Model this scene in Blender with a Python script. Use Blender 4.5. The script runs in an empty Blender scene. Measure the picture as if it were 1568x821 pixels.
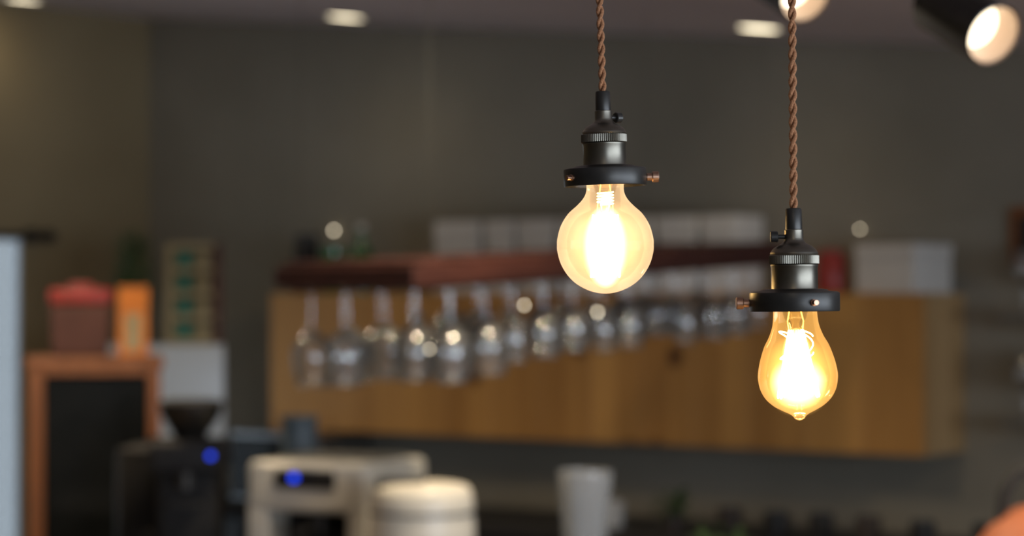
import bpy, bmesh, math, random
from mathutils import Vector, Matrix
random.seed(7)
E = 1.7                       # eye height
YAW = math.radians(36.06)
S = bpy.context.scene
COL = S.collection
S.view_settings.view_transform = 'Standard'

# ------------------------------------------------------------ materials
def new_mat(name):
    m = bpy.data.materials.new(name); m.use_nodes = True
    nt = m.node_tree; nt.nodes.clear()
    out = nt.nodes.new('ShaderNodeOutputMaterial')
    return m, nt, out

def mat(name, c1, c2=None, rough=0.5, metal=0.0, scale=8.0, stretch=(1,1,1), bump=0.0,
        coat=0.0, emit=None, estr=0.0, detail=4):
    m, nt, out = new_mat(name)
    b = nt.nodes.new('ShaderNodeBsdfPrincipled')
    nt.links.new(b.outputs[0], out.inputs[0])
    b.inputs['Roughness'].default_value = rough
    b.inputs['Metallic'].default_value = metal
    b.inputs['Coat Weight'].default_value = coat
    if c2 is None: c2 = tuple(x*0.85 for x in c1)
    tc = nt.nodes.new('ShaderNodeTexCoord'); mp = nt.nodes.new('ShaderNodeMapping')
    mp.inputs['Scale'].default_value = stretch
    no = nt.nodes.new('ShaderNodeTexNoise'); no.inputs['Scale'].default_value = scale
    no.inputs['Detail'].default_value = detail
    cr = nt.nodes.new('ShaderNodeValToRGB')
    cr.color_ramp.elements[0].position = .35; cr.color_ramp.elements[1].position = .65
    cr.color_ramp.elements[0].color = (*c1, 1); cr.color_ramp.elements[1].color = (*c2, 1)
    nt.links.new(tc.outputs['Object'], mp.inputs[0]); nt.links.new(mp.outputs[0], no.inputs['Vector'])
    nt.links.new(no.outputs['Fac'], cr.inputs[0]); nt.links.new(cr.outputs[0], b.inputs['Base Color'])
    if bump:
        bp = nt.nodes.new('ShaderNodeBump'); bp.inputs['Strength'].default_value = bump
        bp.inputs['Distance'].default_value = 0.002
        nt.links.new(no.outputs['Fac'], bp.inputs['Height']); nt.links.new(bp.outputs[0], b.inputs['Normal'])
    if emit:
        b.inputs['Emission Color'].default_value = (*emit, 1); b.inputs['Emission Strength'].default_value = estr
    return m

def emis(name, col, st):
    m, nt, out = new_mat(name)
    e = nt.nodes.new('ShaderNodeEmission'); e.inputs[0].default_value = (*col, 1); e.inputs[1].default_value = st
    nt.links.new(e.outputs[0], out.inputs[0]); return m

def plank_mat(name, ca, cb, width=0.2, axis='X'):
    m, nt, out = new_mat(name); N = nt.nodes; L = nt.links
    b = N.new('ShaderNodeBsdfPrincipled'); b.inputs['Roughness'].default_value = .55
    L.new(b.outputs[0], out.inputs[0])
    tc = N.new('ShaderNodeTexCoord'); sp = N.new('ShaderNodeSeparateXYZ'); L.new(tc.outputs['Object'], sp.inputs[0])
    d = N.new('ShaderNodeMath'); d.operation = 'DIVIDE'; d.inputs[1].default_value = width
    L.new(sp.outputs[axis], d.inputs[0])
    f = N.new('ShaderNodeMath'); f.operation = 'FLOOR'; L.new(d.outputs[0], f.inputs[0])
    oi = N.new('ShaderNodeObjectInfo'); sm = N.new('ShaderNodeMath'); sm.operation = 'MULTIPLY_ADD'; sm.inputs[1].default_value = 37.0
    L.new(oi.outputs['Random'], sm.inputs[0]); L.new(f.outputs[0], sm.inputs[2])
    w = N.new('ShaderNodeTexWhiteNoise'); w.noise_dimensions = '1D'; L.new(sm.outputs[0], w.inputs['W'])
    ofs = N.new('ShaderNodeVectorMath'); ofs.operation = 'ADD'; cb_ = N.new('ShaderNodeCombineXYZ')
    L.new(sm.outputs[0], cb_.inputs[0]); L.new(sm.outputs[0], cb_.inputs[2])
    L.new(tc.outputs['Object'], ofs.inputs[0]); L.new(cb_.outputs[0], ofs.inputs[1])
    mp = N.new('ShaderNodeMapping'); mp.inputs['Scale'].default_value = (14, 14, 1.4) if axis != 'Z' else (1.4, 14, 14)
    L.new(ofs.outputs[0], mp.inputs[0])
    no = N.new('ShaderNodeTexNoise'); no.inputs['Scale'].default_value = 1.6; no.inputs['Detail'].default_value = 5
    no.inputs['Distortion'].default_value = .8
    L.new(mp.outputs[0], no.inputs['Vector'])
    kn = N.new('ShaderNodeTexVoronoi'); kn.inputs['Scale'].default_value = 3.2
    L.new(ofs.outputs[0], kn.inputs['Vector'])
    kr = N.new('ShaderNodeValToRGB'); kr.color_ramp.elements[0].position = .08; kr.color_ramp.elements[0].color = (.22, .15, .10, 1)
    kr.color_ramp.elements[1].position = .17; kr.color_ramp.elements[1].color = (1, 1, 1, 1)
    L.new(kn.outputs['Distance'], kr.inputs[0])
    a = N.new('ShaderNodeMath'); a.operation = 'MULTIPLY_ADD'; a.inputs[1].default_value = .55
    L.new(w.outputs['Value'], a.inputs[0]); 
    s = N.new('ShaderNodeMath'); s.operation = 'MULTIPLY'; s.inputs[1].default_value = .6; L.new(no.outputs['Fac'], s.inputs[0])
    L.new(s.outputs[0], a.inputs[2])
    cr = N.new('ShaderNodeValToRGB'); cr.color_ramp.elements[0].position = .2; cr.color_ramp.elements[1].position = .85
    cr.color_ramp.elements[0].color = (*ca, 1); cr.color_ramp.elements[1].color = (*cb, 1)
    L.new(a.outputs[0], cr.inputs[0])
    mx = N.new('ShaderNodeMixRGB'); mx.blend_type = 'MULTIPLY'; mx.inputs[0].default_value = 1
    L.new(cr.outputs[0], mx.inputs[1]); L.new(kr.outputs[0], mx.inputs[2]); L.new(mx.outputs[0], b.inputs['Base Color'])
    return m

def glass_mat(name, tint=(1, 1, 1), rough=0.0, body=0.0, bodycol=(.8, .83, .86)):
    m, nt, out = new_mat(name); N = nt.nodes; L = nt.links
    tr = N.new('ShaderNodeBsdfTransparent'); tr.inputs[0].default_value = (*tint, 1)
    gl = N.new('ShaderNodeBsdfGlossy'); gl.inputs['Roughness'].default_value = rough; gl.inputs[0].default_value = (1, 1, 1, 1)
    lw = N.new('ShaderNodeLayerWeight'); lw.inputs[0].default_value = .35
    ma = N.new('ShaderNodeMath'); ma.operation = 'MULTIPLY_ADD'; ma.inputs[1].default_value = .8; ma.inputs[2].default_value = .04
    L.new(lw.outputs['Fresnel'], ma.inputs[0])
    mx = N.new('ShaderNodeMixShader'); L.new(ma.outputs[0], mx.inputs[0]); L.new(tr.outputs[0], mx.inputs[1]); L.new(gl.outputs[0], mx.inputs[2])
    last = mx
    if body:
        df = N.new('ShaderNodeBsdfDiffuse'); df.inputs[0].default_value = (*bodycol, 1)
        m2 = N.new('ShaderNodeMixShader'); m2.inputs[0].default_value = body
        L.new(mx.outputs[0], m2.inputs[1]); L.new(df.outputs[0], m2.inputs[2]); last = m2
    L.new(last.outputs[0], out.inputs[0]); return m

def bulb_glass(name, rimcol, facecol, st, stedge):
    m, nt, out = new_mat(name); N = nt.nodes; L = nt.links
    tr = N.new('ShaderNodeBsdfTransparent'); tr.inputs[0].default_value = (1, .93, .8, 1)
    gl = N.new('ShaderNodeBsdfGlossy'); gl.inputs['Roughness'].default_value = .04
    lw = N.new('ShaderNodeLayerWeight'); lw.inputs[0].default_value = .2
    fs = N.new('ShaderNodeMath'); fs.operation = 'MULTIPLY'; fs.inputs[1].default_value = .35; L.new(lw.outputs['Fresnel'], fs.inputs[0])
    mx = N.new('ShaderNodeMixShader'); L.new(fs.outputs[0], mx.inputs[0]); L.new(tr.outputs[0], mx.inputs[1]); L.new(gl.outputs[0], mx.inputs[2])
    em = N.new('ShaderNodeEmission')
    no = N.new('ShaderNodeTexNoise'); no.inputs['Scale'].default_value = 60; no.inputs['Detail'].default_value = 6
    tc = N.new('ShaderNodeTexCoord'); L.new(tc.outputs['Object'], no.inputs['Vector'])
    mr = N.new('ShaderNodeMapRange'); mr.inputs[1].default_value = .3; mr.inputs[2].default_value = .7
    mr.inputs[3].default_value = .84; mr.inputs[4].default_value = 1.14; L.new(no.outputs['Fac'], mr.inputs[0])
    l2 = N.new('ShaderNodeLayerWeight'); l2.inputs[0].default_value = .5
    cr = N.new('ShaderNodeValToRGB'); cr.color_ramp.elements[0].color = (*[x*st for x in facecol], 1)
    cr.color_ramp.elements[1].color = (*[x*stedge for x in rimcol], 1)
    cr.color_ramp.elements[0].position = .0; cr.color_ramp.elements[1].position = .97
    L.new(l2.outputs['Facing'], cr.inputs[0]); L.new(cr.outputs[0], em.inputs[0]); L.new(mr.outputs[0], em.inputs[1])
    ad = N.new('ShaderNodeAddShader'); L.new(mx.outputs[0], ad.inputs[0]); L.new(em.outputs[0], ad.inputs[1])
    L.new(ad.outputs[0], out.inputs[0]); return m

def halo_mat(name, col, st, power):
    """luminous gas: brightness follows the chord through the ellipsoid"""
    m, nt, out = new_mat(name); N = nt.nodes; L = nt.links
    l2 = N.new('ShaderNodeLayerWeight'); l2.inputs[0].default_value = .5
    sb = N.new('ShaderNodeMath'); sb.operation = 'SUBTRACT'; sb.inputs[0].default_value = 1; sb.use_clamp = True
    L.new(l2.outputs['Facing'], sb.inputs[1])
    pw = N.new('ShaderNodeMath'); pw.operation = 'POWER'; pw.inputs[1].default_value = power; L.new(sb.outputs[0], pw.inputs[0])
    ml = N.new('ShaderNodeMath'); ml.operation = 'MULTIPLY'; ml.inputs[1].default_value = st; L.new(pw.outputs[0], ml.inputs[0])
    e = N.new('ShaderNodeEmission'); e.inputs[0].default_value = (*col, 1); L.new(ml.outputs[0], e.inputs[1])
    tr = N.new('ShaderNodeBsdfTransparent'); ad = N.new('ShaderNodeAddShader')
    L.new(tr.outputs[0], ad.inputs[0]); L.new(e.outputs[0], ad.inputs[1]); L.new(ad.outputs[0], out.inputs[0]); return m

# ------------------------------------------------------------ mesh helpers
def grp(name, loc=(0, 0, 0), rot=(0, 0, 0)):
    o = bpy.data.objects.new(name, None); o.empty_display_size = .1
    o.location = loc; o.rotation_euler = rot; COL.objects.link(o); return o

def finish(name, bm, m, parent, loc, rot, smooth):
    me = bpy.data.meshes.new(name); bm.normal_update(); bm.to_mesh(me); bm.free()
    if m: me.materials.append(m)
    if smooth:
        for p in me.polygons: p.use_smooth = True
    o = bpy.data.objects.new(name, me); COL.objects.link(o)
    o.location = loc; o.rotation_euler = rot
    if parent: o.parent = parent
    return o

def box(name, size, loc=(0, 0, 0), m=None, parent=None, rot=(0, 0, 0), bevel=0.0, seg=2, taper=1.0):
    bm = bmesh.new(); bmesh.ops.create_cube(bm, size=1)
    for v in bm.verts:
        k = taper if v.co.z < 0 else 1
        v.co = Vector((v.co.x*size[0]*k, v.co.y*size[1]*k, v.co.z*size[2]))
    if bevel:
        bmesh.ops.bevel(bm, geom=bm.edges[:], offset=bevel, segments=seg, affect='EDGES', profile=.5)
    return finish(name, bm, m, parent, loc, rot, bool(bevel) and seg > 3)

def catmull(pts, n=6):
    out = []
    P = [pts[0]] + list(pts) + [pts[-1]]
    for i in range(1, len(P)-2):
        for k in range(n):
            t = k/n; a = []
            for j in range(2):
                p0, p1, p2, p3 = P[i-1][j], P[i][j], P[i+1][j], P[i+2][j]
                a.append(.5*((2*p1)+(-p0+p2)*t+(2*p0-5*p1+4*p2-p3)*t*t+(-p0+3*p1-3*p2+p3)*t**3))
            out.append((max(a[0], 0), a[1]))
    out.append(pts[-1]); return out

def lathe(name, prof, m=None, parent=None, loc=(0, 0, 0), rot=(0, 0, 0), seg=48, sc=1.0, smooth=True, sharp=True):
    bm = bmesh.new(); rings = []
    for r, z in prof:
        r *= sc; z *= sc
        if r < 1e-6: rings.append([bm.verts.new((0, 0, z))])
        else: rings.append([bm.verts.new((r*math.cos(2*math.pi*i/seg), r*math.sin(2*math.pi*i/seg), z)) for i in range(seg)])
    for a, b in zip(rings, rings[1:]):
        for i in range(seg):
            j = (i+1) % seg
            if len(a) == 1 and len(b) == 1: continue
            if len(a) == 1: bm.faces.new((a[0], b[i], b[j]))
            elif len(b) == 1: bm.faces.new((a[i], b[0], a[j]))
            else: bm.faces.new((a[i], b[i], b[j], a[j]))
    bmesh.ops.recalc_face_normals(bm, faces=bm.faces[:])
    o = finish(name, bm, m, parent, loc, rot, smooth)
    if smooth and sharp:
        try: o.data.set_sharp_from_angle(angle=math.radians(35))
        except Exception: pass
    return o

def cyl(name, r, h, loc=(0, 0, 0), m=None, parent=None, rot=(0, 0, 0), seg=32, bev=None):
    b = bev if bev is not None else min(r, h)*.12
    return lathe(name, [(0, -h/2), (r-b, -h/2), (r, -h/2+b), (r, h/2-b), (r-b, h/2), (0, h/2)], m, parent, loc, rot, seg)

def tube(name, pts, r, m, parent=None, loc=(0, 0, 0), rot=(0, 0, 0), res=3, cyclic=False):
    cu = bpy.data.curves.new(name, 'CURVE'); cu.dimensions = '3D'; cu.bevel_depth = r; cu.bevel_resolution = res
    cu.use_fill_caps = True
    lists = pts if isinstance(pts[0][0], (list, tuple)) else [pts]
    for L_ in lists:
        sp = cu.splines.new('POLY'); sp.points.add(len(L_)-1)
        for i, p in enumerate(L_): sp.points[i].co = (*p, 1)
        sp.use_cyclic_u = cyclic
    cu.materials.append(m)
    o = bpy.data.objects.new(name, cu); COL.objects.link(o); o.location = loc; o.rotation_euler = rot
    if parent: o.parent = parent
    return o

def prism(name, poly, axis, a0, a1, m):
    bm = bmesh.new()
    def P(p, t): return (p[0], t, p[1]) if axis == 'Y' else (t, p[0], p[1])
    A = [bm.verts.new(P(p, a0)) for p in poly]; B = [bm.verts.new(P(p, a1)) for p in poly]
    n = len(poly)
    for i in range(n): bm.faces.new((A[i], A[(i+1) % n], B[(i+1) % n], B[i]))
    bm.faces.new(A[::-1]); bm.faces.new(B)
    bmesh.ops.recalc_face_normals(bm, faces=bm.faces[:])
    return finish(name, bm, m, None, (0, 0, 0), (0, 0, 0), False)

# ------------------------------------------------------------ palette
M_wall = mat('plaster_grey', (.235, .217, .172), (.30, .278, .226), .85, scale=1.3, detail=7, bump=.2)
M_wallL = mat('plaster_brown', (.26, .20, .11), (.31, .245, .14), .85, scale=1.3, detail=7, bump=.2)
M_ceil = mat('ceiling_paint', (.64, .62, .71), (.70, .68, .77), .8, scale=1)
M_floor = plank_mat('floor_wood', (.20, .14, .09), (.32, .23, .15), .15)
M_ply = plank_mat('pine_planks', (.36, .17, .042), (.58, .305, .085), 5.0)
M_ply2 = plank_mat('pine_end', (.36, .22, .09), (.55, .36, .17), .07, 'Y')
M_red = mat('mahogany', (.040, .012, .009), (.060, .019, .013), .5, scale=6, stretch=(6, 1, 6))
M_frame = mat('oak_frame', (.20, .07, .02), (.26, .095, .03), .5, scale=5, stretch=(6, 6, 1))
M_black = mat('black_plastic', (.005, .005, .006), (.008, .008, .009), .7)
M_dkglass = mat('dark_door_glass', (.006, .007, .007), (.01, .011, .011), .12)
M_bronze = mat('blackened_bronze', (.13, .122, .10), (.17, .158, .13), .36, metal=1.0, scale=40)
M_bronze2 = mat('black_lacquer_metal', (.020, .020, .019), (.03, .029, .026), .38, metal=.5, scale=60)
M_brass = mat('aged_copper', (.30, .17, .11), (.42, .27, .19), .35, metal=1.0, scale=90)
M_cord = mat('textile_cord', (.20, .085, .035), (.36, .17, .08), .95, scale=900, bump=.6)
M_white = mat('white_card', (.62, .60, .55), (.68, .66, .61), .7, scale=4)
M_whiteb = mat('white_enamel', (.45, .52, .60), (.50, .57, .64), .3, scale=3)
M_cream = mat('cream_plastic', (.62, .60, .52), (.68, .65, .58), .35, scale=3)
M_glass = glass_mat('clear_glass', (.97, .98, .98), 0.03, .035)
M_frost = glass_mat('frosted_plastic', (.75, .77, .78), .2, .22)
M_smoke = glass_mat('smoked_plastic', (.12, .12, .12), .3, .4, (.01, .01, .01))
M_wire_st = mat('dark_wire', (.03, .03, .028), (.035, .035, .033), .9)
M_steel = mat('steel', (.35, .36, .37), (.42, .43, .44), .3, metal=1.0, scale=5)
M_bluesteel = mat('blue_grey_enamel', (.06, .085, .11), (.08, .11, .13), .5)
M_dark = mat('charcoal_laminate', (.02, .02, .02), (.03, .03, .03), .45)
M_grey = mat('grey_laminate', (.14, .14, .13), (.16, .16, .15), .5)
M_teal = mat('teal_tin', (.03, .16, .12), (.05, .22, .16), .5)
M_beige = mat('kraft_card', (.33, .27, .15), (.38, .32, .19), .8)
M_leaf = mat('leaf', (.025, .065, .015), (.05, .11, .025), .6, scale=20)
M_pot = mat('dark_pot', (.04, .03, .025), (.06, .045, .035), .6)
M_orange = mat('orange_carton', (.55, .17, .025), (.62, .21, .035), .6)
M_redp = mat('red_plastic', (.30, .028, .02), (.36, .035, .025), .4)
M_choc = mat('brown_carton', (.08, .028, .016), (.11, .04, .025), .6)
M_greenb = glass_mat('green_bottle_glass', (.15, .55, .25), .02, .2, (.05, .35, .12))
M_copper = mat('copper_pot', (.38, .12, .055), (.44, .15, .07), .6, metal=.1, scale=4)
M_blueled = emis('blue_led', (.02, .07, 1.0), 2.0)
M_lamp = emis('downlight_lens', (1.0, .86, .60), 7)
M_cup = mat('spot_reflector', (.62, .46, .34), (.66, .50, .38), .35)
M_spotlens = emis('spot_lens', (1.0, .84, .60), 4)
M_glint = emis('fairy_bulb', (1.0, .86, .62), 9)  # glow of the added beads that stand for reflected highlights

# ------------------------------------------------------------ room shell
XL, XR, YB, YF = -7.4, 3.0, 7.507, -3.0
def cz(x): return E + .5168 - .0906*min(x, -.3)
T = .15
TL = .03
CP = [(XL-TL, cz(XL-TL)), (-.3, cz(-.3)), (XR+T, cz(-.3))]
prism('ceiling', CP + [(p[0], p[1]+.12) for p in reversed(CP)], 'Y', YF-T, YB+T, M_ceil)
prism('wall_back', [(XL-TL, 0), (XR+T, 0)] + [(p[0], p[1]-.0005) for p in reversed(CP)], 'Y', YB, YB+T, M_wall)
prism('wall_front', [(XL-TL, 0), (XR+T, 0)] + [(p[0], p[1]-.0005) for p in reversed(CP)], 'Y', YF-T, YF, M_wall)
box('floor', (XR-XL+T+TL, YB-YF+2*T, .1), ((XL-TL+XR+T)/2, (YB+YF)/2, -.0505), M_floor)
def wall_with_hole(name, x0, x1, ztop, y0, y1, z0, z1, m):
    bm = bmesh.new()
    def b(ya, yb, za, zb):
        r = bmesh.ops.create_cube(bm, size=1)
        for v in r['verts']:
            v.co = Vector(((x0+x1)/2+v.co.x*(x1-x0), (ya+yb)/2+v.co.y*(yb-ya), (za+zb)/2+v.co.z*(zb-za)))
    b(YF, y0, 0, ztop); b(y1, YB, 0, ztop); b(y0, y1, 0, z0); b(y0, y1, z1, ztop)
    return finish(name, bm, m, None, (0, 0, 0), (0, 0, 0), False)
wy0, wy1, wz1 = 5.5, 6.772, E+.225
wall_with_hole('wall_left', XL-TL, XL, cz(XL)-.002, wy0, wy1, .25, wz1, M_wallL)
wall_with_hole('wall_right', XR, XR+T, cz(XR)-.002, -2.2, 4.6, .7, 2.1, M_wall)

M_wframe = mat('window_frame_paint', (.70, .76, .82), (.74, .8, .86), .5)
M_pane = glass_mat('window_pane', (.97, .99, 1), 0.0)
def window(name, x, y0, y1, z0, z1, n, t=.04, dp=.05):
    g = grp(name, (x, (y0+y1)/2, (z0+z1)/2)); w = y1-y0; h = z1-z0
    box('frame_top', (dp, w, t), (0, 0, h/2-t/2), M_wframe, g)
    box('frame_bottom', (dp, w, t), (0, 0, -h/2+t/2), M_wframe, g)
    for i in range(n+1):
        y = -w/2+t/2+(w-t)*i/n
        box('mullion_%d' % i, (dp, t, h-2*t), (0, y, 0), M_wframe, g)
    box('pane', (.006, w-2*t, h-2*t), (0, 0, 0), M_pane, g)
window('window_1', XL-.012, wy0, wy1, .25, wz1, 1, .012, .016)
window('window_2', XR+.08, -2.2, 4.6, .7, 2.1, 4)
g = grp('curtain_rod', (XL+.06, 6.3, wz1+.01))
cyl('rod', .012, 1.3, (0, -.1, 0), M_black, g, (math.pi/2, 0, 0))
lathe('finial', [(0, -.035), (.022, -.02), (.028, 0), (.022, .02), (0, .035)], M_black, g, (0, .57, 0), (math.pi/2, 0, 0), 24)
box('bracket', (.06, .03, .05), (-.031, .5, 0), M_black, g)
for n_, s_, l_ in (('baseboard_back', (XR-XL, .015, .09), ((XR+XL)/2, YB-.0075, .045)),
                   ('baseboard_front', (XR-XL, .015, .09), ((XR+XL)/2, YF+.0075, .045))):
    box(n_, s_, l_, M_dark)

# ------------------------------------------------------------ recessed ceiling lights
def downlight(x, y, energy=30, ang=110):
    a = math.atan(.0906) if x < -.3 else 0
    g = grp('recessed_ceiling_light', (x, y, cz(x)), (0, a, 0))
    lathe('trim_ring', [(.070, .001), (.070, -.004), (.078, -.006), (.088, -.003), (.088, .001)], M_white, g, seg=40)
    lathe('lens', [(0, -.002), (.070, -.002)], M_lamp, g, seg=40)
    if energy:
        ld = bpy.data.lights.new('lamp', 'SPOT'); ld.energy = energy; ld.spot_size = math.radians(ang); ld.spot_blend = 1.0
        ld.shadow_soft_size = .06; ld.color = (1, .79, .53)
        lo = bpy.data.objects.new('lamp', ld); COL.objects.link(lo); lo.parent = g; lo.location = (0, 0, -.03)
downlight(-5.90, 7.03, 3, 150)
downlight(-4.06, 6.97, 3, 150)
downlight(-7.17, 6.57, 1, 150)
for x, y, e in ((-5.3, 4.9, 95), (-3.4, 4.7, 110), (-1.7, 4.7, 105), (-2.6, 2.2, 45), (-.2, .2, 25), (1.0, 2.5, 30), (-5.4, 1.8, 40)):  # further downlights out of view, added as fill light
    downlight(x, y, e, 160)

# ------------------------------------------------------------ wall cabinet (pine)
g = grp('wooden_wall_cabinet', (-5.0, 7.351, E-.2665))
W, D, H = 2.853, .31, .533
npl = 13
pw = W/npl
for i in range(npl):
    box('plank_%d' % i, (pw-.0015, .02, H), (-W/2+pw*(i+.5), -D/2+.01, 0), M_ply, g, bevel=.0015, seg=1)
box('end_right', (.02, D-.021, H), (W/2-.01, .0105, 0), M_ply2, g)
box('end_left', (.02, D-.021, H), (-W/2+.01, .0105, 0), M_ply2, g)
box('top_panel', (W-.041, D-.021, .02), (0, .0105, H/2-.01), M_ply, g)
box('bottom_panel', (W-.041, D-.021, .02), (0, .0105, -H/2+.01), M_ply, g)

def carton(name, x, w, d, h, m, y=7.33, rz=0, z=E):
    g = grp(name, (x, y, z+.0005), (0, 0, rz))
    box('body', (w, d, h*.72), (0, 0, h*.36), m, g, bevel=.004)
    box('lid', (w+.006, d+.006, h*.28-.002), (0, 0, h*.86), m, g, bevel=.004)
    return g
for a, b in ((-5.63, -5.42), (-5.39, -5.26), (-5.24, -5.08), (-5.05, -4.88), (-4.82, -4.66), (-4.63, -4.47), (-4.445, -4.31)):
    carton('white_storage_box', (a+b)/2, b-a-.008, .2, .275, M_white)
carton('gift_box', -3.715, .235, .22, .165, M_white, 7.335, math.radians(-9))
g = grp('red_tea_tin', (-3.97, 7.30, E+.0005))
lathe('tin', [(0, 0), (.05, 0), (.052, .004), (.052, .11), (.048, .116), (.048, .14), (.02, .15), (0, .15)], M_redp, g)
def bottle(name, x, y, z, h, r, m, capm=None):
    g = grp(name, (x, y, z+.0005))
    lathe('glass_body', catmull([(0, 0), (r*.9, 0), (r, h*.03), (r, h*.3), (r, h*.55), (r*.75, h*.66), (r*.33, h*.76), (r*.3, h*.86), (r*.3, h*.93)], 4), m, g, seg=32)
    cyl('cap', r*.36, h*.09, (0, 0, h*.955), capm or M_steel, g)
    return g
def jar(name, x, y, z, h, r, m, capm):
    g = grp(name, (x, y, z+.0005))
    lathe('jar_body', [(0, 0), (r*.92, 0), (r, h*.05), (r, h*.74), (r*.88, h*.82)], m, g)
    cyl('lid', r*.92, h*.16, (0, 0, h*.9), capm, g)
jar('coffee_jar', -6.30, 7.27, E, .24, .05, M_black, M_dark)
jar('green_tea_jar', -6.165, 7.27, E, .185, .048, M_greenb, M_greenb)
bottle('green_bottle', -6.02, 7.27, E, .27, .045, M_greenb, M_white)

# ------------------------------------------------------------ hanging glass rack
tilt = math.atan(.076/1.7)
x0, x1, y0, y1 = -4.14, -3.685, 4.65, 6.5
RL = y1-y0; RW = x1-x0
rz0 = E+.042
g = grp('glass_hanging_rack', ((x0+x1)/2, y0, rz0), (tilt, 0, 0))
box('side_beam_1', (.03, RL, .05), (-RW/2+.015, RL/2, 0), M_red, g, bevel=.003)
box('side_beam_2', (.03, RL, .05), (RW/2-.015, RL/2, 0), M_red, g, bevel=.003)
box('end_beam_1', (RW-.061, .03, .05), (0, .015, 0), M_red, g, bevel=.003)
box('end_beam_2', (RW-.061, .03, .05), (0, RL-.015, 0), M_red, g, bevel=.003)
for i in range(11):
    box('top_slat_%d' % i, (RW, .09, .012), (0, .08+(RL-.16)*i/10, .0315), M_red, g, bevel=.002)
chx = [-.165, -.055, .055, .165]
for i, cx in enumerate([-.203, -.11, 0, .11, .203]):
    box('rail_%d' % i, (.035 if 0 < i < 4 else .02, RL-.062, .010), (cx, RL/2, -.030), M_red, g)
for i, (sx, yy) in enumerate(((-1, .1), (1, .1), (-1, RL-.1), (1, RL-.1))):
    hx = sx*(RW/2-.015)
    wx = (x0+x1)/2+hx
    top = cz(wx) - (rz0+math.sin(tilt)*yy)
    cyl('hanger_%d' % i, .0005, top-.03, (hx, yy, .025+(top-.03)/2), M_wire_st, g, rot=(-tilt, 0, 0), seg=8)
def glass_profile(h, rb, rr, rf):
    t = .0010
    out = [(0, 0), (rf, .0008), (rf, .0018), (rf*.35, .004), (.0034, .012), (.0026, h*.2), (.0028, h*.40), (.007, h*.44), (rb*.72, h*.52), (rb, h*.66), (rb*.95, h*.82), (rr, h)]
    inn = [(rr-t, h), (rb*.95-t, h*.82), (rb-t, h*.66), (rb*.72-t, h*.53), (.006, h*.46), (0, h*.45)]
    return catmull(out, 3) + catmull(inn, 3)
gm = []
for h, rb, rr, rf in ((.260, .050, .040, .034), (.210, .045, .035, .032), (.220, .030, .025, .031)):
    o = lathe('tmp', glass_profile(h, rb, rr, rf), M_glass, seg=28, sharp=False); gm.append(o.data); bpy.data.objects.remove(o)
gg = grp('hanging_wine_glasses', ((x0+x1)/2, y0, rz0), (tilt, 0, 0))
k = 0
ny = 13
for j in range(ny):
    for i, cx in enumerate(chx):
        if random.random() < .15: continue
        me = gm[0] if j < 3 else (gm[1] if (i+j) % 3 else gm[2])
        o = bpy.data.objects.new('wine_glass_%d' % k, me); COL.objects.link(o); k += 1
        o.parent = gg; o.rotation_euler = (math.pi-tilt, 0, random.random()*3)
        o.location = (cx+random.uniform(-.003, .003), .08+(RL-.16)*j/(ny-1)+random.uniform(-.012, .012), -.0235)
        o.scale = (1, 1, random.uniform(.94, 1.06))

# added glowing beads imitating reflected glints, on wires along wall and rack
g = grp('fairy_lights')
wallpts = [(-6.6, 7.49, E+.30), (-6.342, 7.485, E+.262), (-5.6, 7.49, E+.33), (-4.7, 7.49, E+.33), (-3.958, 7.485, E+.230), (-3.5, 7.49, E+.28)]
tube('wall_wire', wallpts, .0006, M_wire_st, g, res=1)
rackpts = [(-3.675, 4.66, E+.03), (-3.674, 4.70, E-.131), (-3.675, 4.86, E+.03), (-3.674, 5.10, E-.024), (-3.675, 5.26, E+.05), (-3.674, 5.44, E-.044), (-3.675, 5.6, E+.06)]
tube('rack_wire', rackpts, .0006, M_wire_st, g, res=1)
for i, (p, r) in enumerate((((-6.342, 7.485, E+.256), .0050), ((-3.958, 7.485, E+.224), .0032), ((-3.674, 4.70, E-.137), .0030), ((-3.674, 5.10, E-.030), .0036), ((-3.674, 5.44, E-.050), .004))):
    lathe('bulb_%d' % i, catmull([(0, -r*1.1), (r*.8, -r*.7), (r, 0), (r*.8, r*.7), (0, r*1.1)], 3), M_glint, g, p, seg=16)

# ------------------------------------------------------------ service counter
g = grp('service_counter', (-3.3, 4.95, 0))
box('counter_top', (4.2, .74, .04), (0, 0, .90), M_dark, g, bevel=.004)
box('carcass', (4.1, .66, .82), (0, 0, .459), M_dark, g)
box('plinth', (4.0, .6, .046), (0, 0, .024), M_black, g)
for i in range(6):
    box('door_panel_%d' % i, (.66, .018, .72), (-1.71+.684*i, -.34, .46), M_frame, g, bevel=.003)
CT = .9205
g = grp('back_counter', (-4.6, 7.2, 0))
box('counter_top', (4.6, .6, .04), (0, 0, .86), M_dark, g, bevel=.004)
box('carcass', (4.5, .54, .78), (0, .02, .439), M_dark, g)
box('plinth', (4.4, .5, .046), (0, .02, .024), M_black, g)
for i in range(7):
    box('door_panel_%d' % i, (.62, .018, .7), (-1.92+.64*i, -.26, .44), M_dark, g, bevel=.003)
BT = .8805

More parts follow.
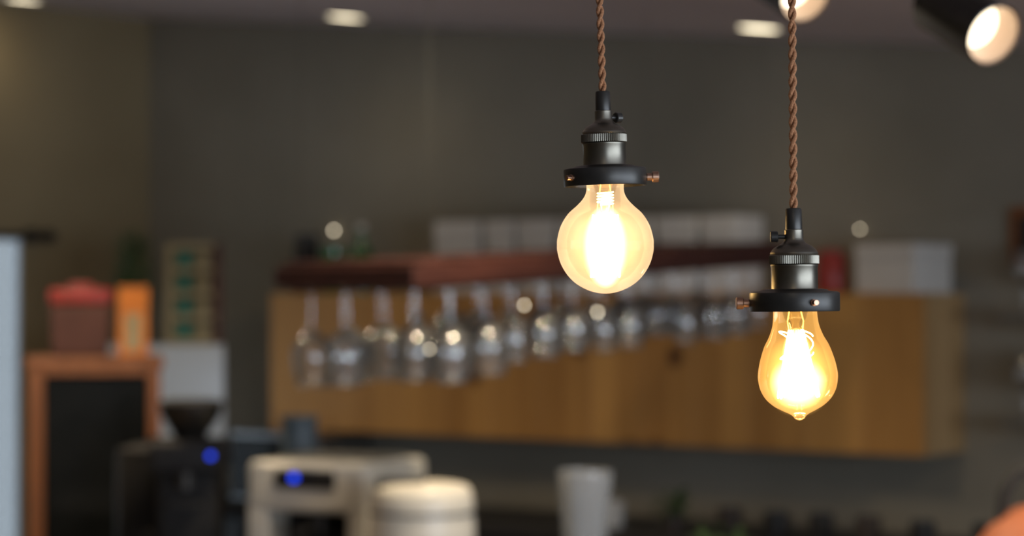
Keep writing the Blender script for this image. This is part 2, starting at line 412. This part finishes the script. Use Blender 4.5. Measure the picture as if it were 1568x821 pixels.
# espresso machine
g = grp('espresso_machine', (-4.27, 5.06, CT), (0, 0, YAW-math.radians(25)))
w, d, h = .365, .36, .325
box('base', (w, d, .05), (0, 0, .035), M_cream, g, bevel=.012, seg=4)
for sx in (-1, 1):
    for sy in (-1, 1): cyl('foot', .018, .012, (sx*.14, sy*.14, .006), M_black, g)
box('rear_body', (w, d*.62, h-.05), (0, d*.19, .05+(h-.05)/2+.005), M_cream, g, bevel=.02, seg=5)
box('head', (w, d*.5, .135), (0, -d*.25, h-.0625), M_cream, g, bevel=.02, seg=5)
box('side_cheek_l', (.060, d*.5, h-.16), (-w/2+.030, -d*.24, .03+(h-.10)/2), M_cream, g, bevel=.008, seg=3)
box('side_cheek_r', (.060, d*.5, h-.16), (w/2-.030, -d*.24, .03+(h-.10)/2), M_cream, g, bevel=.008, seg=3)
box('brew_recess', (w-.122, .02, h-.15), (0, -d*.12-.01, .05+(h-.15)/2), M_black, g)
box('drip_tray', (w-.13, .17, .012), (0, -.09, .066), M_dark, g, bevel=.003)
box('control_panel', (w*.5, .008, .05), (0, -d/2-.004, h-.04), M_black, g, bevel=.003)
cyl('power_button', .010, .008, (-w*.08, -d/2-.012, h-.035), M_blueled, g, (math.pi/2, 0, 0))
cyl('group_head', .03, .045, (0, -.1, .175), M_dark, g)
cyl('portafilter', .033, .025, (0, -.1, .143), M_dark, g)
cyl('portafilter_handle', .011, .11, (0, -.185, .145), M_black, g, (math.pi/2, 0, 0))
box('cup_warmer_tray', (w*.8, d*.55, .008), (0, d*.12, h+.008), M_grey, g, bevel=.003)

g = grp('rice_cooker', (-3.745, 4.76, CT), (0, 0, YAW))
lathe('body', catmull([(0, .006), (.105, .006), (.122, .02), (.131, .08), (.133, .18), (.130, .23)], 5), M_cream, g)
lathe('gasket', [(.130, .23), (.133, .234), (.130, .238)], M_black, g)
lathe('lid', catmull([(.130, .238), (.128, .270), (.115, .298), (.07, .308), (0, .311)], 5), M_cream, g)
box('lid_handle', (.12, .05, .02), (-.05, -.03, .309), M_black, g, bevel=.008, seg=4)
box('control_panel', (.08, .02, .06), (0, -.126, .12), M_grey, g, bevel=.005)

g = grp('coffee_grinder', (-4.70, 4.93, CT), (0, 0, YAW))
box('base', (.22, .28, .05), (0, 0, .025), M_black, g, bevel=.01, seg=3)
box('body', (.17, .17, .25), (0, .03, .175), M_black, g, bevel=.02, seg=4)
box('head', (.2, .24, .09), (0, 0, .33), M_black, g, bevel=.02, seg=4)
lathe('hopper', [(.045, .375), (.05, .39), (.085, .44), (.09, .47), (.087, .47), (.082, .442), (.047, .392)], M_smoke, g)
lathe('hopper_lid', [(0, .485), (.07, .485), (.093, .478), (.093, .47), (0, .47)], M_black, g)
cyl('spout', .02, .05, (0, -.1, .265), M_dark, g)
box('portafilter_fork', (.08, .07, .012), (0, -.09, .2), M_dark, g, bevel=.003)
cyl('indicator_led', .008, .006, (.072, -.1235, .335), M_blueled, g, (math.pi/2, 0, 0))
g = grp('water_boiler', (-5.02, 5.12, CT), (0, 0, YAW))
lathe('body', [(0, .0), (.11, 0), (.115, .01), (.115, .30), (.11, .31)], M_black, g)
lathe('lid', [(.113, .31), (.11, .325), (.06, .34), (.02, .344), (.02, .36), (0, .362)], M_black, g)
box('tap', (.02, .05, .03), (0, -.135, .08), M_dark, g, bevel=.004)
g = grp('milk_pitcher', (-4.56, 5.23, CT), (0, 0, 2.5))
lathe('body', catmull([(0, .001), (.06, .001), (.065, .03), (.06, .22), (.05, .39), (.058, .43)], 4), M_bluesteel, g)
tube('handle', [(.06, 0, .36), (.1, 0, .35), (.11, 0, .25), (.1, 0, .14), (.064, 0, .09)], .006, M_bluesteel, g)

g = grp('plastic_pitcher', (-3.38, 4.95, CT), (0, 0, YAW+math.radians(100)))
lathe('body', catmull([(0, .002), (.045, .002), (.048, .02), (.053, .15), (.066, .32), (.064, .32), (.051, .15), (.045, .022), (0, .012)], 4), M_frost, g)
tube('handle', [(.062, 0, .28), (.1, 0, .27), (.105, 0, .18), (.085, 0, .1), (.053, 0, .09)], .007, M_frost, g)

def plant(name, x, y, z, pr, ph, fr, fh, n, potm=None):
    g = grp(name, (x, y, z))
    lathe('pot', [(0, 0), (pr*.75, 0), (pr, ph*.9), (pr*1.06, ph*.9), (pr*1.06, ph), (pr*.93, ph), (pr*.9, ph*.9), (0, ph*.88)], potm or M_pot, g, seg=28)
    bm = bmesh.new()
    for _ in range(n):
        a = random.random()*6.283; rr = fr*math.sqrt(random.random()); zz = ph+fh*random.random()
        rr *= .4+.6*math.sin(math.pi*min(1, (zz-ph)/fh*.8+.15))
        L = random.uniform(.03, .05); wd = L*.4
        mtx = Matrix.Translation((rr*math.cos(a), rr*math.sin(a), zz)) @ Matrix.Rotation(a+random.uniform(-.6, .6), 4, 'Z') @ Matrix.Rotation(random.uniform(-.9, .5), 4, 'Y')
        vs = [bm.verts.new(mtx @ Vector(p)) for p in ((0, 0, 0), (L*.35, wd/2, .004), (L*.75, wd*.35, .002), (L, 0, -.004), (L*.75, -wd*.35, .002), (L*.35, -wd/2, .004))]
        bm.faces.new(vs)
    finish('leaves', bm, M_leaf, g, (0, 0, 0), (0, 0, 0), False)
    st = []
    for _ in range(10):
        a = random.random()*6.283; st.append([(0, 0, ph*.85), (fr*.3*math.cos(a), fr*.3*math.sin(a), ph+fh*.4), (fr*.6*math.cos(a), fr*.6*math.sin(a), ph+fh*.85)])
    tube('stems', st, .002, M_leaf, g, res=1)
plant('potted_herb', -2.98, 4.95, CT, .05, .08, .07, .14, 90)

g = grp('copper_kettle', (-2.17, 4.97, CT), (0, 0, YAW))
lathe('body', catmull([(0, .002), (.15, .002), (.17, .02), (.18, .09), (.17, .19), (.13, .262), (.07, .308), (0, .322)], 5), M_copper, g)
cyl('lid_knob', .022, .035, (0, 0, .338), M_black, g)
tube('bail_handle', [(-.10, 0, .28), (-.095, 0, .34), (-.07, 0, .385), (0, 0, .41), (.07, 0, .385), (.095, 0, .34), (.10, 0, .28)], .013, M_black, g)
tube('spout', [(.15, 0, .12), (.2, 0, .17), (.22, 0, .24), (.24, 0, .27)], .018, M_copper, g)

g = grp('microwave_oven', (-6.28, 7.22, BT))
box('housing', (.46, .34, .27), (0, 0, .145), M_steel, g, bevel=.008)
box('door', (.32, .012, .23), (-.055, -.177, .145), M_dkglass, g, bevel=.003)
box('control_strip', (.09, .01, .23), (.165, -.176, .145), M_black, g, bevel=.003)
for sx in (-1, 1): cyl('foot', .015, .01, (sx*.18, -.12, .005), M_black, g)
def mug(x, y, m, s=1):
    g = grp('coffee_mug', (x, y, BT+.0005), (0, 0, random.random()*6))
    lathe('cup', [(0, 0), (.034*s, 0), (.038*s, .006), (.041*s, .09*s), (.038*s, .09*s), (.035*s, .008), (0, .007)], m, g, seg=28)
    tube('handle', [(.038*s, 0, .075*s), (.06*s, 0, .07*s), (.064*s, 0, .045*s), (.055*s, 0, .022*s), (.037*s, 0, .02*s)], .005*s, m, g)
mug(-4.72, 7.08, M_white)
for i, x in enumerate((-4.25, -4.05, -3.9, -3.72, -3.5, -3.3)): mug(x, 7.08+random.uniform(-.04, .04), M_pot if i % 3 == 0 else M_dark)
plant('potted_herb', -4.45, 7.05, BT, .04, .06, .05, .07, 60)

# ------------------------------------------------------------ left group
g = grp('wood_framed_display_fridge', (-5.98, 5.81, 0), (0, 0, math.radians(45)))
w, d, h = .43, .42, 1.49
box('back_carcass', (w, d-.04, h-.07), (0, .02, (h-.07)/2+.03), M_black, g)
box('top_board', (w+.02, d+.02, .04), (0, 0, h-.02), M_frame, g, bevel=.004)
box('stile_left', (.05, .03, h-.05), (-w/2+.025, -d/2+.005, (h-.04)/2), M_frame, g, bevel=.003)
box('stile_right', (.04, .03, h-.05), (w/2-.02, -d/2+.005, (h-.04)/2), M_frame, g, bevel=.003)
box('rail_bottom', (w-.092, .028, .08), (.005, -d/2+.005, .05), M_frame, g, bevel=.003)
box('rail_top', (w-.092, .028, .02), (.005, -d/2+.005, h-.051), M_frame, g, bevel=.003)
box('door_glass', (w-.1, .01, h-.16), (.005, -d/2+.008, h/2+.01), M_dkglass, g)
cyl('door_handle', .008, .3, (w/2-.065, -d/2-.012, .95), M_dark, g)
fz = h+.0005
def lw(x, y):
    a = math.radians(45); return (-5.98+x*math.cos(a)-y*math.sin(a), 5.81+x*math.sin(a)+y*math.cos(a))
p = lw(-.05, .0)
g = grp('red_lidded_crate', (p[0], p[1], fz), (0, 0, math.radians(45)))
box('body', (.2, .2, .17), (0, 0, .085), M_choc, g, bevel=.008, taper=.92)
box('lid', (.21, .21, .055), (0, 0, .2), M_redp, g, bevel=.015, seg=4)
box('grip', (.08, .02, .02), (0, 0, .236), M_redp, g, bevel=.005)
p = lw(.125, -.08)
g = grp('orange_juice_carton', (p[0], p[1], fz), (0, 0, math.radians(45)))
box('body', (.1, .09, .17), (0, 0, .085), M_orange, g, bevel=.003)
bm = bmesh.new()
vs = [bm.verts.new(q) for q in ((-.05, -.045, .17), (.05, -.045, .17), (.05, .045, .17), (-.05, .045, .17), (-.05, 0, .215), (.05, 0, .215))]
for f in ((0, 1, 5, 4), (2, 3, 4, 5), (0, 4, 3), (1, 2, 5), (0, 3, 2, 1)): bm.faces.new([vs[i] for i in f])
finish('gable', bm, M_orange, g, (0, 0, 0), (0, 0, 0), False)
box('gable_fin', (.1, .004, .02), (0, 0, .224), M_orange, g)
box('label', (.05, .001, .12), (.0, -.0458, .08), M_beige, g)

fx, fy = -6.42, 6.60
g = grp('white_refrigerator', (fx, fy, 0), (0, 0, math.radians(43)))
w, d, h = .44, .42, 1.51
box('cabinet', (w, d-.05, h-.03), (0, .025, h/2+.015), M_whiteb, g, bevel=.012, seg=4)
box('freezer_door', (w, .045, .4), (0, -d/2+.022, h-.2), M_whiteb, g, bevel=.012, seg=4)
box('fridge_door', (w, .045, h-.45), (0, -d/2+.022, (h-.45)/2+.035), M_whiteb, g, bevel=.012, seg=4)
box('handle_1', (.02, .03, .2), (-w/2+.05, -d/2-.015, h-.22), M_steel, g, bevel=.005)
box('handle_2', (.02, .03, .3), (-w/2+.05, -d/2-.015, h-.65), M_steel, g, bevel=.005)
for sx in (-1, 1):
    for sy in (-1, 1): cyl('foot', .02, .035, (sx*.17, sy*.13, .0175), M_black, g)
def lf(x, y):
    a = math.radians(43); return (fx+x*math.cos(a)-y*math.sin(a), fy+x*math.sin(a)+y*math.cos(a))
p = lf(-.12, -.08)
plant('potted_herb', p[0], p[1], h+.0005, .055, .10, .06, .31, 380)
p = lf(.10, .07)
g = grp('tea_tin_rack', (p[0], p[1], h+.0005), (0, 0, math.radians(43)))
box('side_l', (.03, .14, .38), (-.085, 0, .19), M_beige, g)
box('side_r', (.03, .14, .38), (.095, 0, .19), M_choc, g)
box('back', (.148, .01, .38), (.004, .066, .19), M_beige, g)
for i in range(5): box('shelf_%d' % i, (.148, .13, .022), (.004, -.003, .011+.0895*i), M_beige, g)
for i in range(4):
    for j in range(2):
        cyl('tin_%d_%d' % (i, j), .034, .056, (-.033+.072*j, -.02, .0505+.0895*i), M_teal if j == 0 else M_beige, g)

# ------------------------------------------------------------ right side
g = grp('wall_glass_shelf', (-2.93, 7.37, E-.42))
for i, z in enumerate((0, .34)):
    box('shelf_board_%d' % i, (.78, .27, .02), (0, 0, z), M_grey, g, bevel=.003)
    for sx in (-1, 1): box('bracket_%d_%d' % (i, sx), (.012, .2, .03), (sx*.3, .03, z-.0255), M_grey, g)
go = grp('shelf_glassware', (-2.93, 7.37, E-.42))
k = 0
for z in (.0105, .3505):
    for i in range(7):
        for yy in (-.06, .05):
            o = bpy.data.objects.new('glass_%d' % k, gm[k % 2 + 1]); COL.objects.link(o); k += 1
            o.parent = go; o.location = (-.33+.105*i, yy, z)
g = grp('picture_frame', (-3.27, YB-.0105, E+.19))
box('frame', (.26, .02, .2), (0, 0, 0), M_frame, g, bevel=.004)
box('print', (.2, .002, .14), (0, -.0112, 0), M_dark, g)

# ------------------------------------------------------------ track spotlights
def spot_fix(x, y, z, rdir):
    v = Vector(rdir).normalized()
    q = v.to_track_quat('Z', 'Y').to_euler()
    g = grp('track_spotlight', (x, y, z))
    h = grp('head', (0, 0, 0), q); h.parent = g
    R = .0405
    lathe('housing', [(R-.002, 0), (R, -.001), (R, -.118), (R-.008, -.125), (0, -.125)], M_bronze2, h)
    lathe('front_ring', [(R-.002, .0), (R-.004, -.03)], M_cup, h)
    lathe('reflector', [(R-.004, -.002), (.0365, -.016), (.028, -.034)], M_cup, h)
    lathe('lens', [(0, -.031), (.0295, -.033)], M_spotlens, h)
    back = v*(-.07)
    top = cz(x+back.x)-z-.0235-.015
    tube('yoke', [(back.x, back.y, back.z), (back.x, back.y, top)], .006, M_bronze2, g)
    cyl('adapter', .018, .026, (back.x, back.y, top), M_bronze2, g)
    ld = bpy.data.lights.new('beam', 'SPOT'); ld.energy = 6; ld.spot_size = math.radians(50); ld.spot_blend = .6
    ld.color = (1, .85, .65); ld.shadow_soft_size = .015
    lo = bpy.data.objects.new('beam', ld); COL.objects.link(lo); lo.parent = h; lo.location = (0, 0, .004); lo.rotation_euler = (math.pi, 0, 0)
    return (x+back.x, y+back.y)
ax = (.818, -.357, -.45)
a1 = spot_fix(-1.285, 2.785, 1.7+.322, ax)
a2 = spot_fix(-1.617, 2.904, 1.7+.408, ax)
dx, dy = a1[0]-a2[0], a1[1]-a2[1]
cx_, cy_ = (a1[0]+a2[0])/2, (a1[1]+a2[1])/2
g = grp('lighting_track', (cx_, cy_, cz(cx_)-.012), (0, math.atan(.0906), math.atan2(dy, dx)))
box('rail', (1.3, .034, .018), (0, 0, 0), M_bronze2, g, bevel=.002)

# ------------------------------------------------------------ pendants
M_fil = emis('filament', (1.0, .62, .22), 40)
M_wire = emis('hot_wire', (1.0, .5, .12), 5)
M_stem = glass_mat('stem_glass', (1, .9, .7), .05)
def pendant(x, y, zf, lean, screws, knob_ang, bulbprof, bulbmat, bulb_lean, fil, glow, cord_lean):
    g = grp('pendant_lamp', (x, y, zf), (0, math.radians(-lean), YAW))
    mm = .001
    lathe('flange', [(14, 14), (17, 14.2), (20.5, 13.6), (21.5, 12.8), (26.5, 12.4), (28.0, 11.8), (28.3, 11.0), (28.3, .8), (27.9, 0), (26.8, 0), (26.5, .8), (26.3, 10), (14, 10.6)], M_bronze2, g, sc=mm, seg=96)
    lathe('socket_body', [(14.9, 13.8), (14.6, 15), (14.6, 27.6), (15.0, 28.4), (15.0, 29.2), (14.3, 29.6)], M_bronze, g, sc=mm, seg=96)
    bm = bmesh.new(); n = 72; rows = [(14.6, 29.4, 0), (15.7, 30, 1), (15.7, 35, 1), (14.8, 35.8, 0)]
    rg = []
    for r, z, kk in rows:
        rg.append([bm.verts.new(((r-(.45 if (i % 2 and kk) else 0))*mm*math.cos(math.pi*i/n), (r-(.45 if (i % 2 and kk) else 0))*mm*math.sin(math.pi*i/n), z*mm)) for i in range(2*n)])
    for a, b in zip(rg, rg[1:]):
        for i in range(2*n): bm.faces.new((a[i], a[(i+1) % (2*n)], b[(i+1) % (2*n)], b[i]))
    bmesh.ops.recalc_face_normals(bm, faces=bm.faces[:])
    finish('knurled_ring', bm, M_bronze, g, (0, 0, 0), (0, 0, 0), False)
    lathe('dome', [(14.9, 35.6), (15.2, 36.2), (14.9, 37.2)]+catmull([(14.6, 37.4), (13.2, 39.4), (10.5, 41.4), (7.8, 42.8), (6.4, 44.4), (5.9, 46)], 4)+[(5.9, 51.2), (5.5, 51.6)], M_bronze, g, sc=mm, seg=64)
    lathe('cord_grip', [(5.2, 51.4), (5.3, 52), (5.1, 64), (4.6, 64.8), (2.2, 65), (2.2, 60)], M_bronze2, g, sc=mm, seg=48)
    lathe('lamp_holder_insert', [(13.6, 12), (13.6, 1), (12.9, 1), (12.9, 12)], M_brass, g, sc=mm, seg=48)
    k = grp('grip_screw', (0, 0, .047), (0, 0, math.radians(knob_ang))); k.parent = g
    cyl('shaft', .0014, .007, (.008, 0, 0), M_bronze2, k, (0, math.pi/2, 0), 20)
    cyl('head', .0036, .0046, (.0124, 0, 0), M_bronze2, k, (0, math.pi/2, 0), 24)
    for a, ext in screws:
        k = grp('thumb_screw', (0, 0, .0055), (0, 0, math.radians(a))); k.parent = g
        cyl('shaft', .0018, .008, (.0295, 0, 0), M_brass, k, (0, math.pi/2, 0), 20)
        if ext:
            cyl('neck', .0026, .004, (.0305, 0, 0), M_brass, k, (0, math.pi/2, 0), 20)
            cyl('head', .0038, .0046, (.0345, 0, 0), M_brass, k, (0, math.pi/2, 0), 20)
        else:
            cyl('head', .0022, .002, (.0290, 0, 0), M_brass, k, (0, math.pi/2, 0), 20)
    b = grp('bulb', (0, 0, .006), (0, math.radians(-bulb_lean), 0)); b.parent = g
    lathe('glass_envelope', catmull(bulbprof, 6), bulbmat, b, sc=mm, seg=96, sharp=False, loc=(0, 0, -.006))
    lathe('stem', catmull([(9, 4), (7, -4), (4, -10), (3.2, -18), (3.8, -20), (0, -21)], 4), M_stem, b, sc=mm, seg=24, loc=(0, 0, -.006))
    fil(b); glow(b)
    topz = (cz(x)-zf)
    L = topz-.060; n = int(L/.0012); cords = []
    for ph in (0, math.pi):
        pts = []
        for i in range(n+1):
            t = i/n*L; a = ph+2*math.pi*t/.017
            sway = math.sin(t*9)*.0006
            pts.append((.00135*math.cos(a)+sway-math.tan(math.radians(cord_lean))*t, .00135*math.sin(a), .060+t))
        cords.append(pts)
    tube('twisted_cord', cords, .00138, M_cord, g, res=3)
    tx = -math.tan(math.radians(cord_lean))*L
    lathe('ceiling_rose', [(0, 0), (.05, 0), (.05, -.004), (.03, -.022), (.008, -.028), (0, -.028)], M_bronze2, g, loc=(tx, 0, topz+.004))
    return g

def cage(n, r, z0, z1, ph=0, rtop=None):
    pts = []
    for i in range(2*n+1):
        a = ph+math.pi*i/n
        z = z0 if i % 2 else z1
        rr = r if i % 2 == 0 else (rtop or r*.7)
        if i % 2 == 0:
            pts += [(rr*math.cos(a-.08), rr*math.sin(a-.08), z+.001), (rr*math.cos(a), rr*math.sin(a), z), (rr*math.cos(a+.08), rr*math.sin(a+.08), z+.001)]
        else:
            pts += [(rr*math.cos(a), rr*math.sin(a), z)]
    return pts
def ell(name, c, r, m, b):
    bm = bmesh.new(); bmesh.ops.create_icosphere(bm, subdivisions=4, radius=1)
    o = finish(name, bm, m, b, c, (0, 0, 0), True); o.scale = r; return o

V_halo_core1 = halo_mat('incandescence_core', (1, .80, .42), 4.0, 3.6)  # bloom and halo around the filaments, put into emissive shells
V_soft1 = halo_mat('incandescence_soft', (1, .64, .26), .80, 3.0)
V_halo_core2 = halo_mat('incandescence_core_b', (1, .78, .34), 4.0, 3.4)
V_soft2 = halo_mat('incandescence_soft_b', (1, .54, .12), 1.0, 2.8)

def fil1(b):
    tube('filament', cage(11, .0098, -.026, -.068, .2, .0085), .00055, M_fil, b, res=2)
    tube('lead_wires', [[(-.003, 0, -.005), (-.005, 0, -.018), (-.006, 0, -.03)], [(.003, 0, -.005), (.005, 0, -.018), (.006, 0, -.03)]], .0004, M_wire, b)
    coil = [(.0055*math.cos(i*.7), .003*math.sin(i*.7), -.010-.00022*i) for i in range(40)]
    tube('support_coil', coil, .0004, M_fil, b, res=2)
def glow1(b):
    ell('hot_core', (0, 0, -.0475), (.0165, .0165, .029), V_halo_core1, b)
    ell('gas_glow', (0, 0, -.0465), (.0322, .0322, .0322), V_soft1, b)
def fil2(b):
    tube('filament', cage(9, .0130, -.018, -.060, .1, .0045), .00055, M_fil, b, res=2)
    tube('loops', [[(.004*math.cos(t*.5)+.0065*s, .002*math.sin(t*.5), -.022-.0004*t+.006*math.sin(t*.25)) for t in range(26)] for s in (-1, 1)], .0004, M_fil, b, res=2)
    tube('lead_wires', [[(-.003, 0, -.003), (-.005, 0, -.012), (-.004, 0, -.02)], [(.003, 0, -.003), (.005, 0, -.012), (.004, 0, -.02)]], .0004, M_wire, b)
def glow2(b):
    ell('hot_core', (0, 0, -.051), (.0190, .0190, .0178), V_halo_core2, b)
    ell('hot_neck', (0, 0, -.038), (.0100, .0100, .022), V_halo_core2, b)
    ell('gas_glow', (0, 0, -.0465), (.0238, .0238, .0265), V_soft2, b)

BG1 = bulb_glass('bulb_glass_cream', (1.0, .68, .38), (1.0, .64, .33), .36, .50)
BG2 = bulb_glass('bulb_glass_amber', (1.0, .50, .12), (1.0, .52, .12), .33, .42)
prof1 = [(12.7, 6), (12.7, 0), (12.8, -3), (13.6, -6), (15.8, -9.6), (19.5, -13.5), (25.5, -19.1), (30.3, -27), (32.7, -35.5), (33, -40.2), (32.7, -45), (30.3, -53.3), (25.5, -61.2), (19.5, -66.9), (12, -71), (5, -73), (0, -73.4)]
prof2 = [(13.6, 6), (13.7, 0), (14.0, -5), (14.9, -10), (17.2, -16), (20.4, -22), (23.4, -31), (24.9, -38.5), (24.9, -43), (23.7, -48.8), (20.7, -54.5), (16, -59), (10.5, -62.2), (6.2, -64.3), (4.0, -66), (2.8, -67.6), (0, -68.6)]
pendant(-.9197, 1.3713, E+.0735, 1.6, [(3, True), (217, False), (110, True)], 35, prof1, BG1, -1.4, fil1, glow1, 0.5)
pendant(-.7510, 1.3333, E-.0111, .6, [(180, True), (287, False), (60, True)], 180, prof2, BG2, 1.8, fil2, glow2, 0)

# ------------------------------------------------------------ daylight
w = bpy.data.worlds.new('daylight'); S.world = w; w.use_nodes = True
w.node_tree.nodes['Background'].inputs[0].default_value = (.78, .89, 1.0, 1)
w.node_tree.nodes['Background'].inputs[1].default_value = 1.3
ld = bpy.data.lights.new('window_daylight', 'AREA'); ld.shape = 'RECTANGLE'; ld.size = 1.4; ld.size_y = 6.6
ld.energy = 320; ld.color = (.82, .88, 1)
lo = bpy.data.objects.new('window_daylight', ld); COL.objects.link(lo); lo.location = (XR+.35, 1.2, 1.4); lo.rotation_euler = (0, math.radians(90), 0)

# ------------------------------------------------------------ camera
cd = bpy.data.cameras.new('camera'); cam = bpy.data.objects.new('camera', cd); COL.objects.link(cam)
cam.location = (0, 0, E); cam.rotation_euler = (math.radians(90.61), 0, YAW)
cd.lens = 85; cd.sensor_width = 36; cd.clip_start = .05
cd.dof.use_dof = True; cd.dof.focus_distance = 1.58; cd.dof.aperture_fstop = 6.1
S.camera = cam
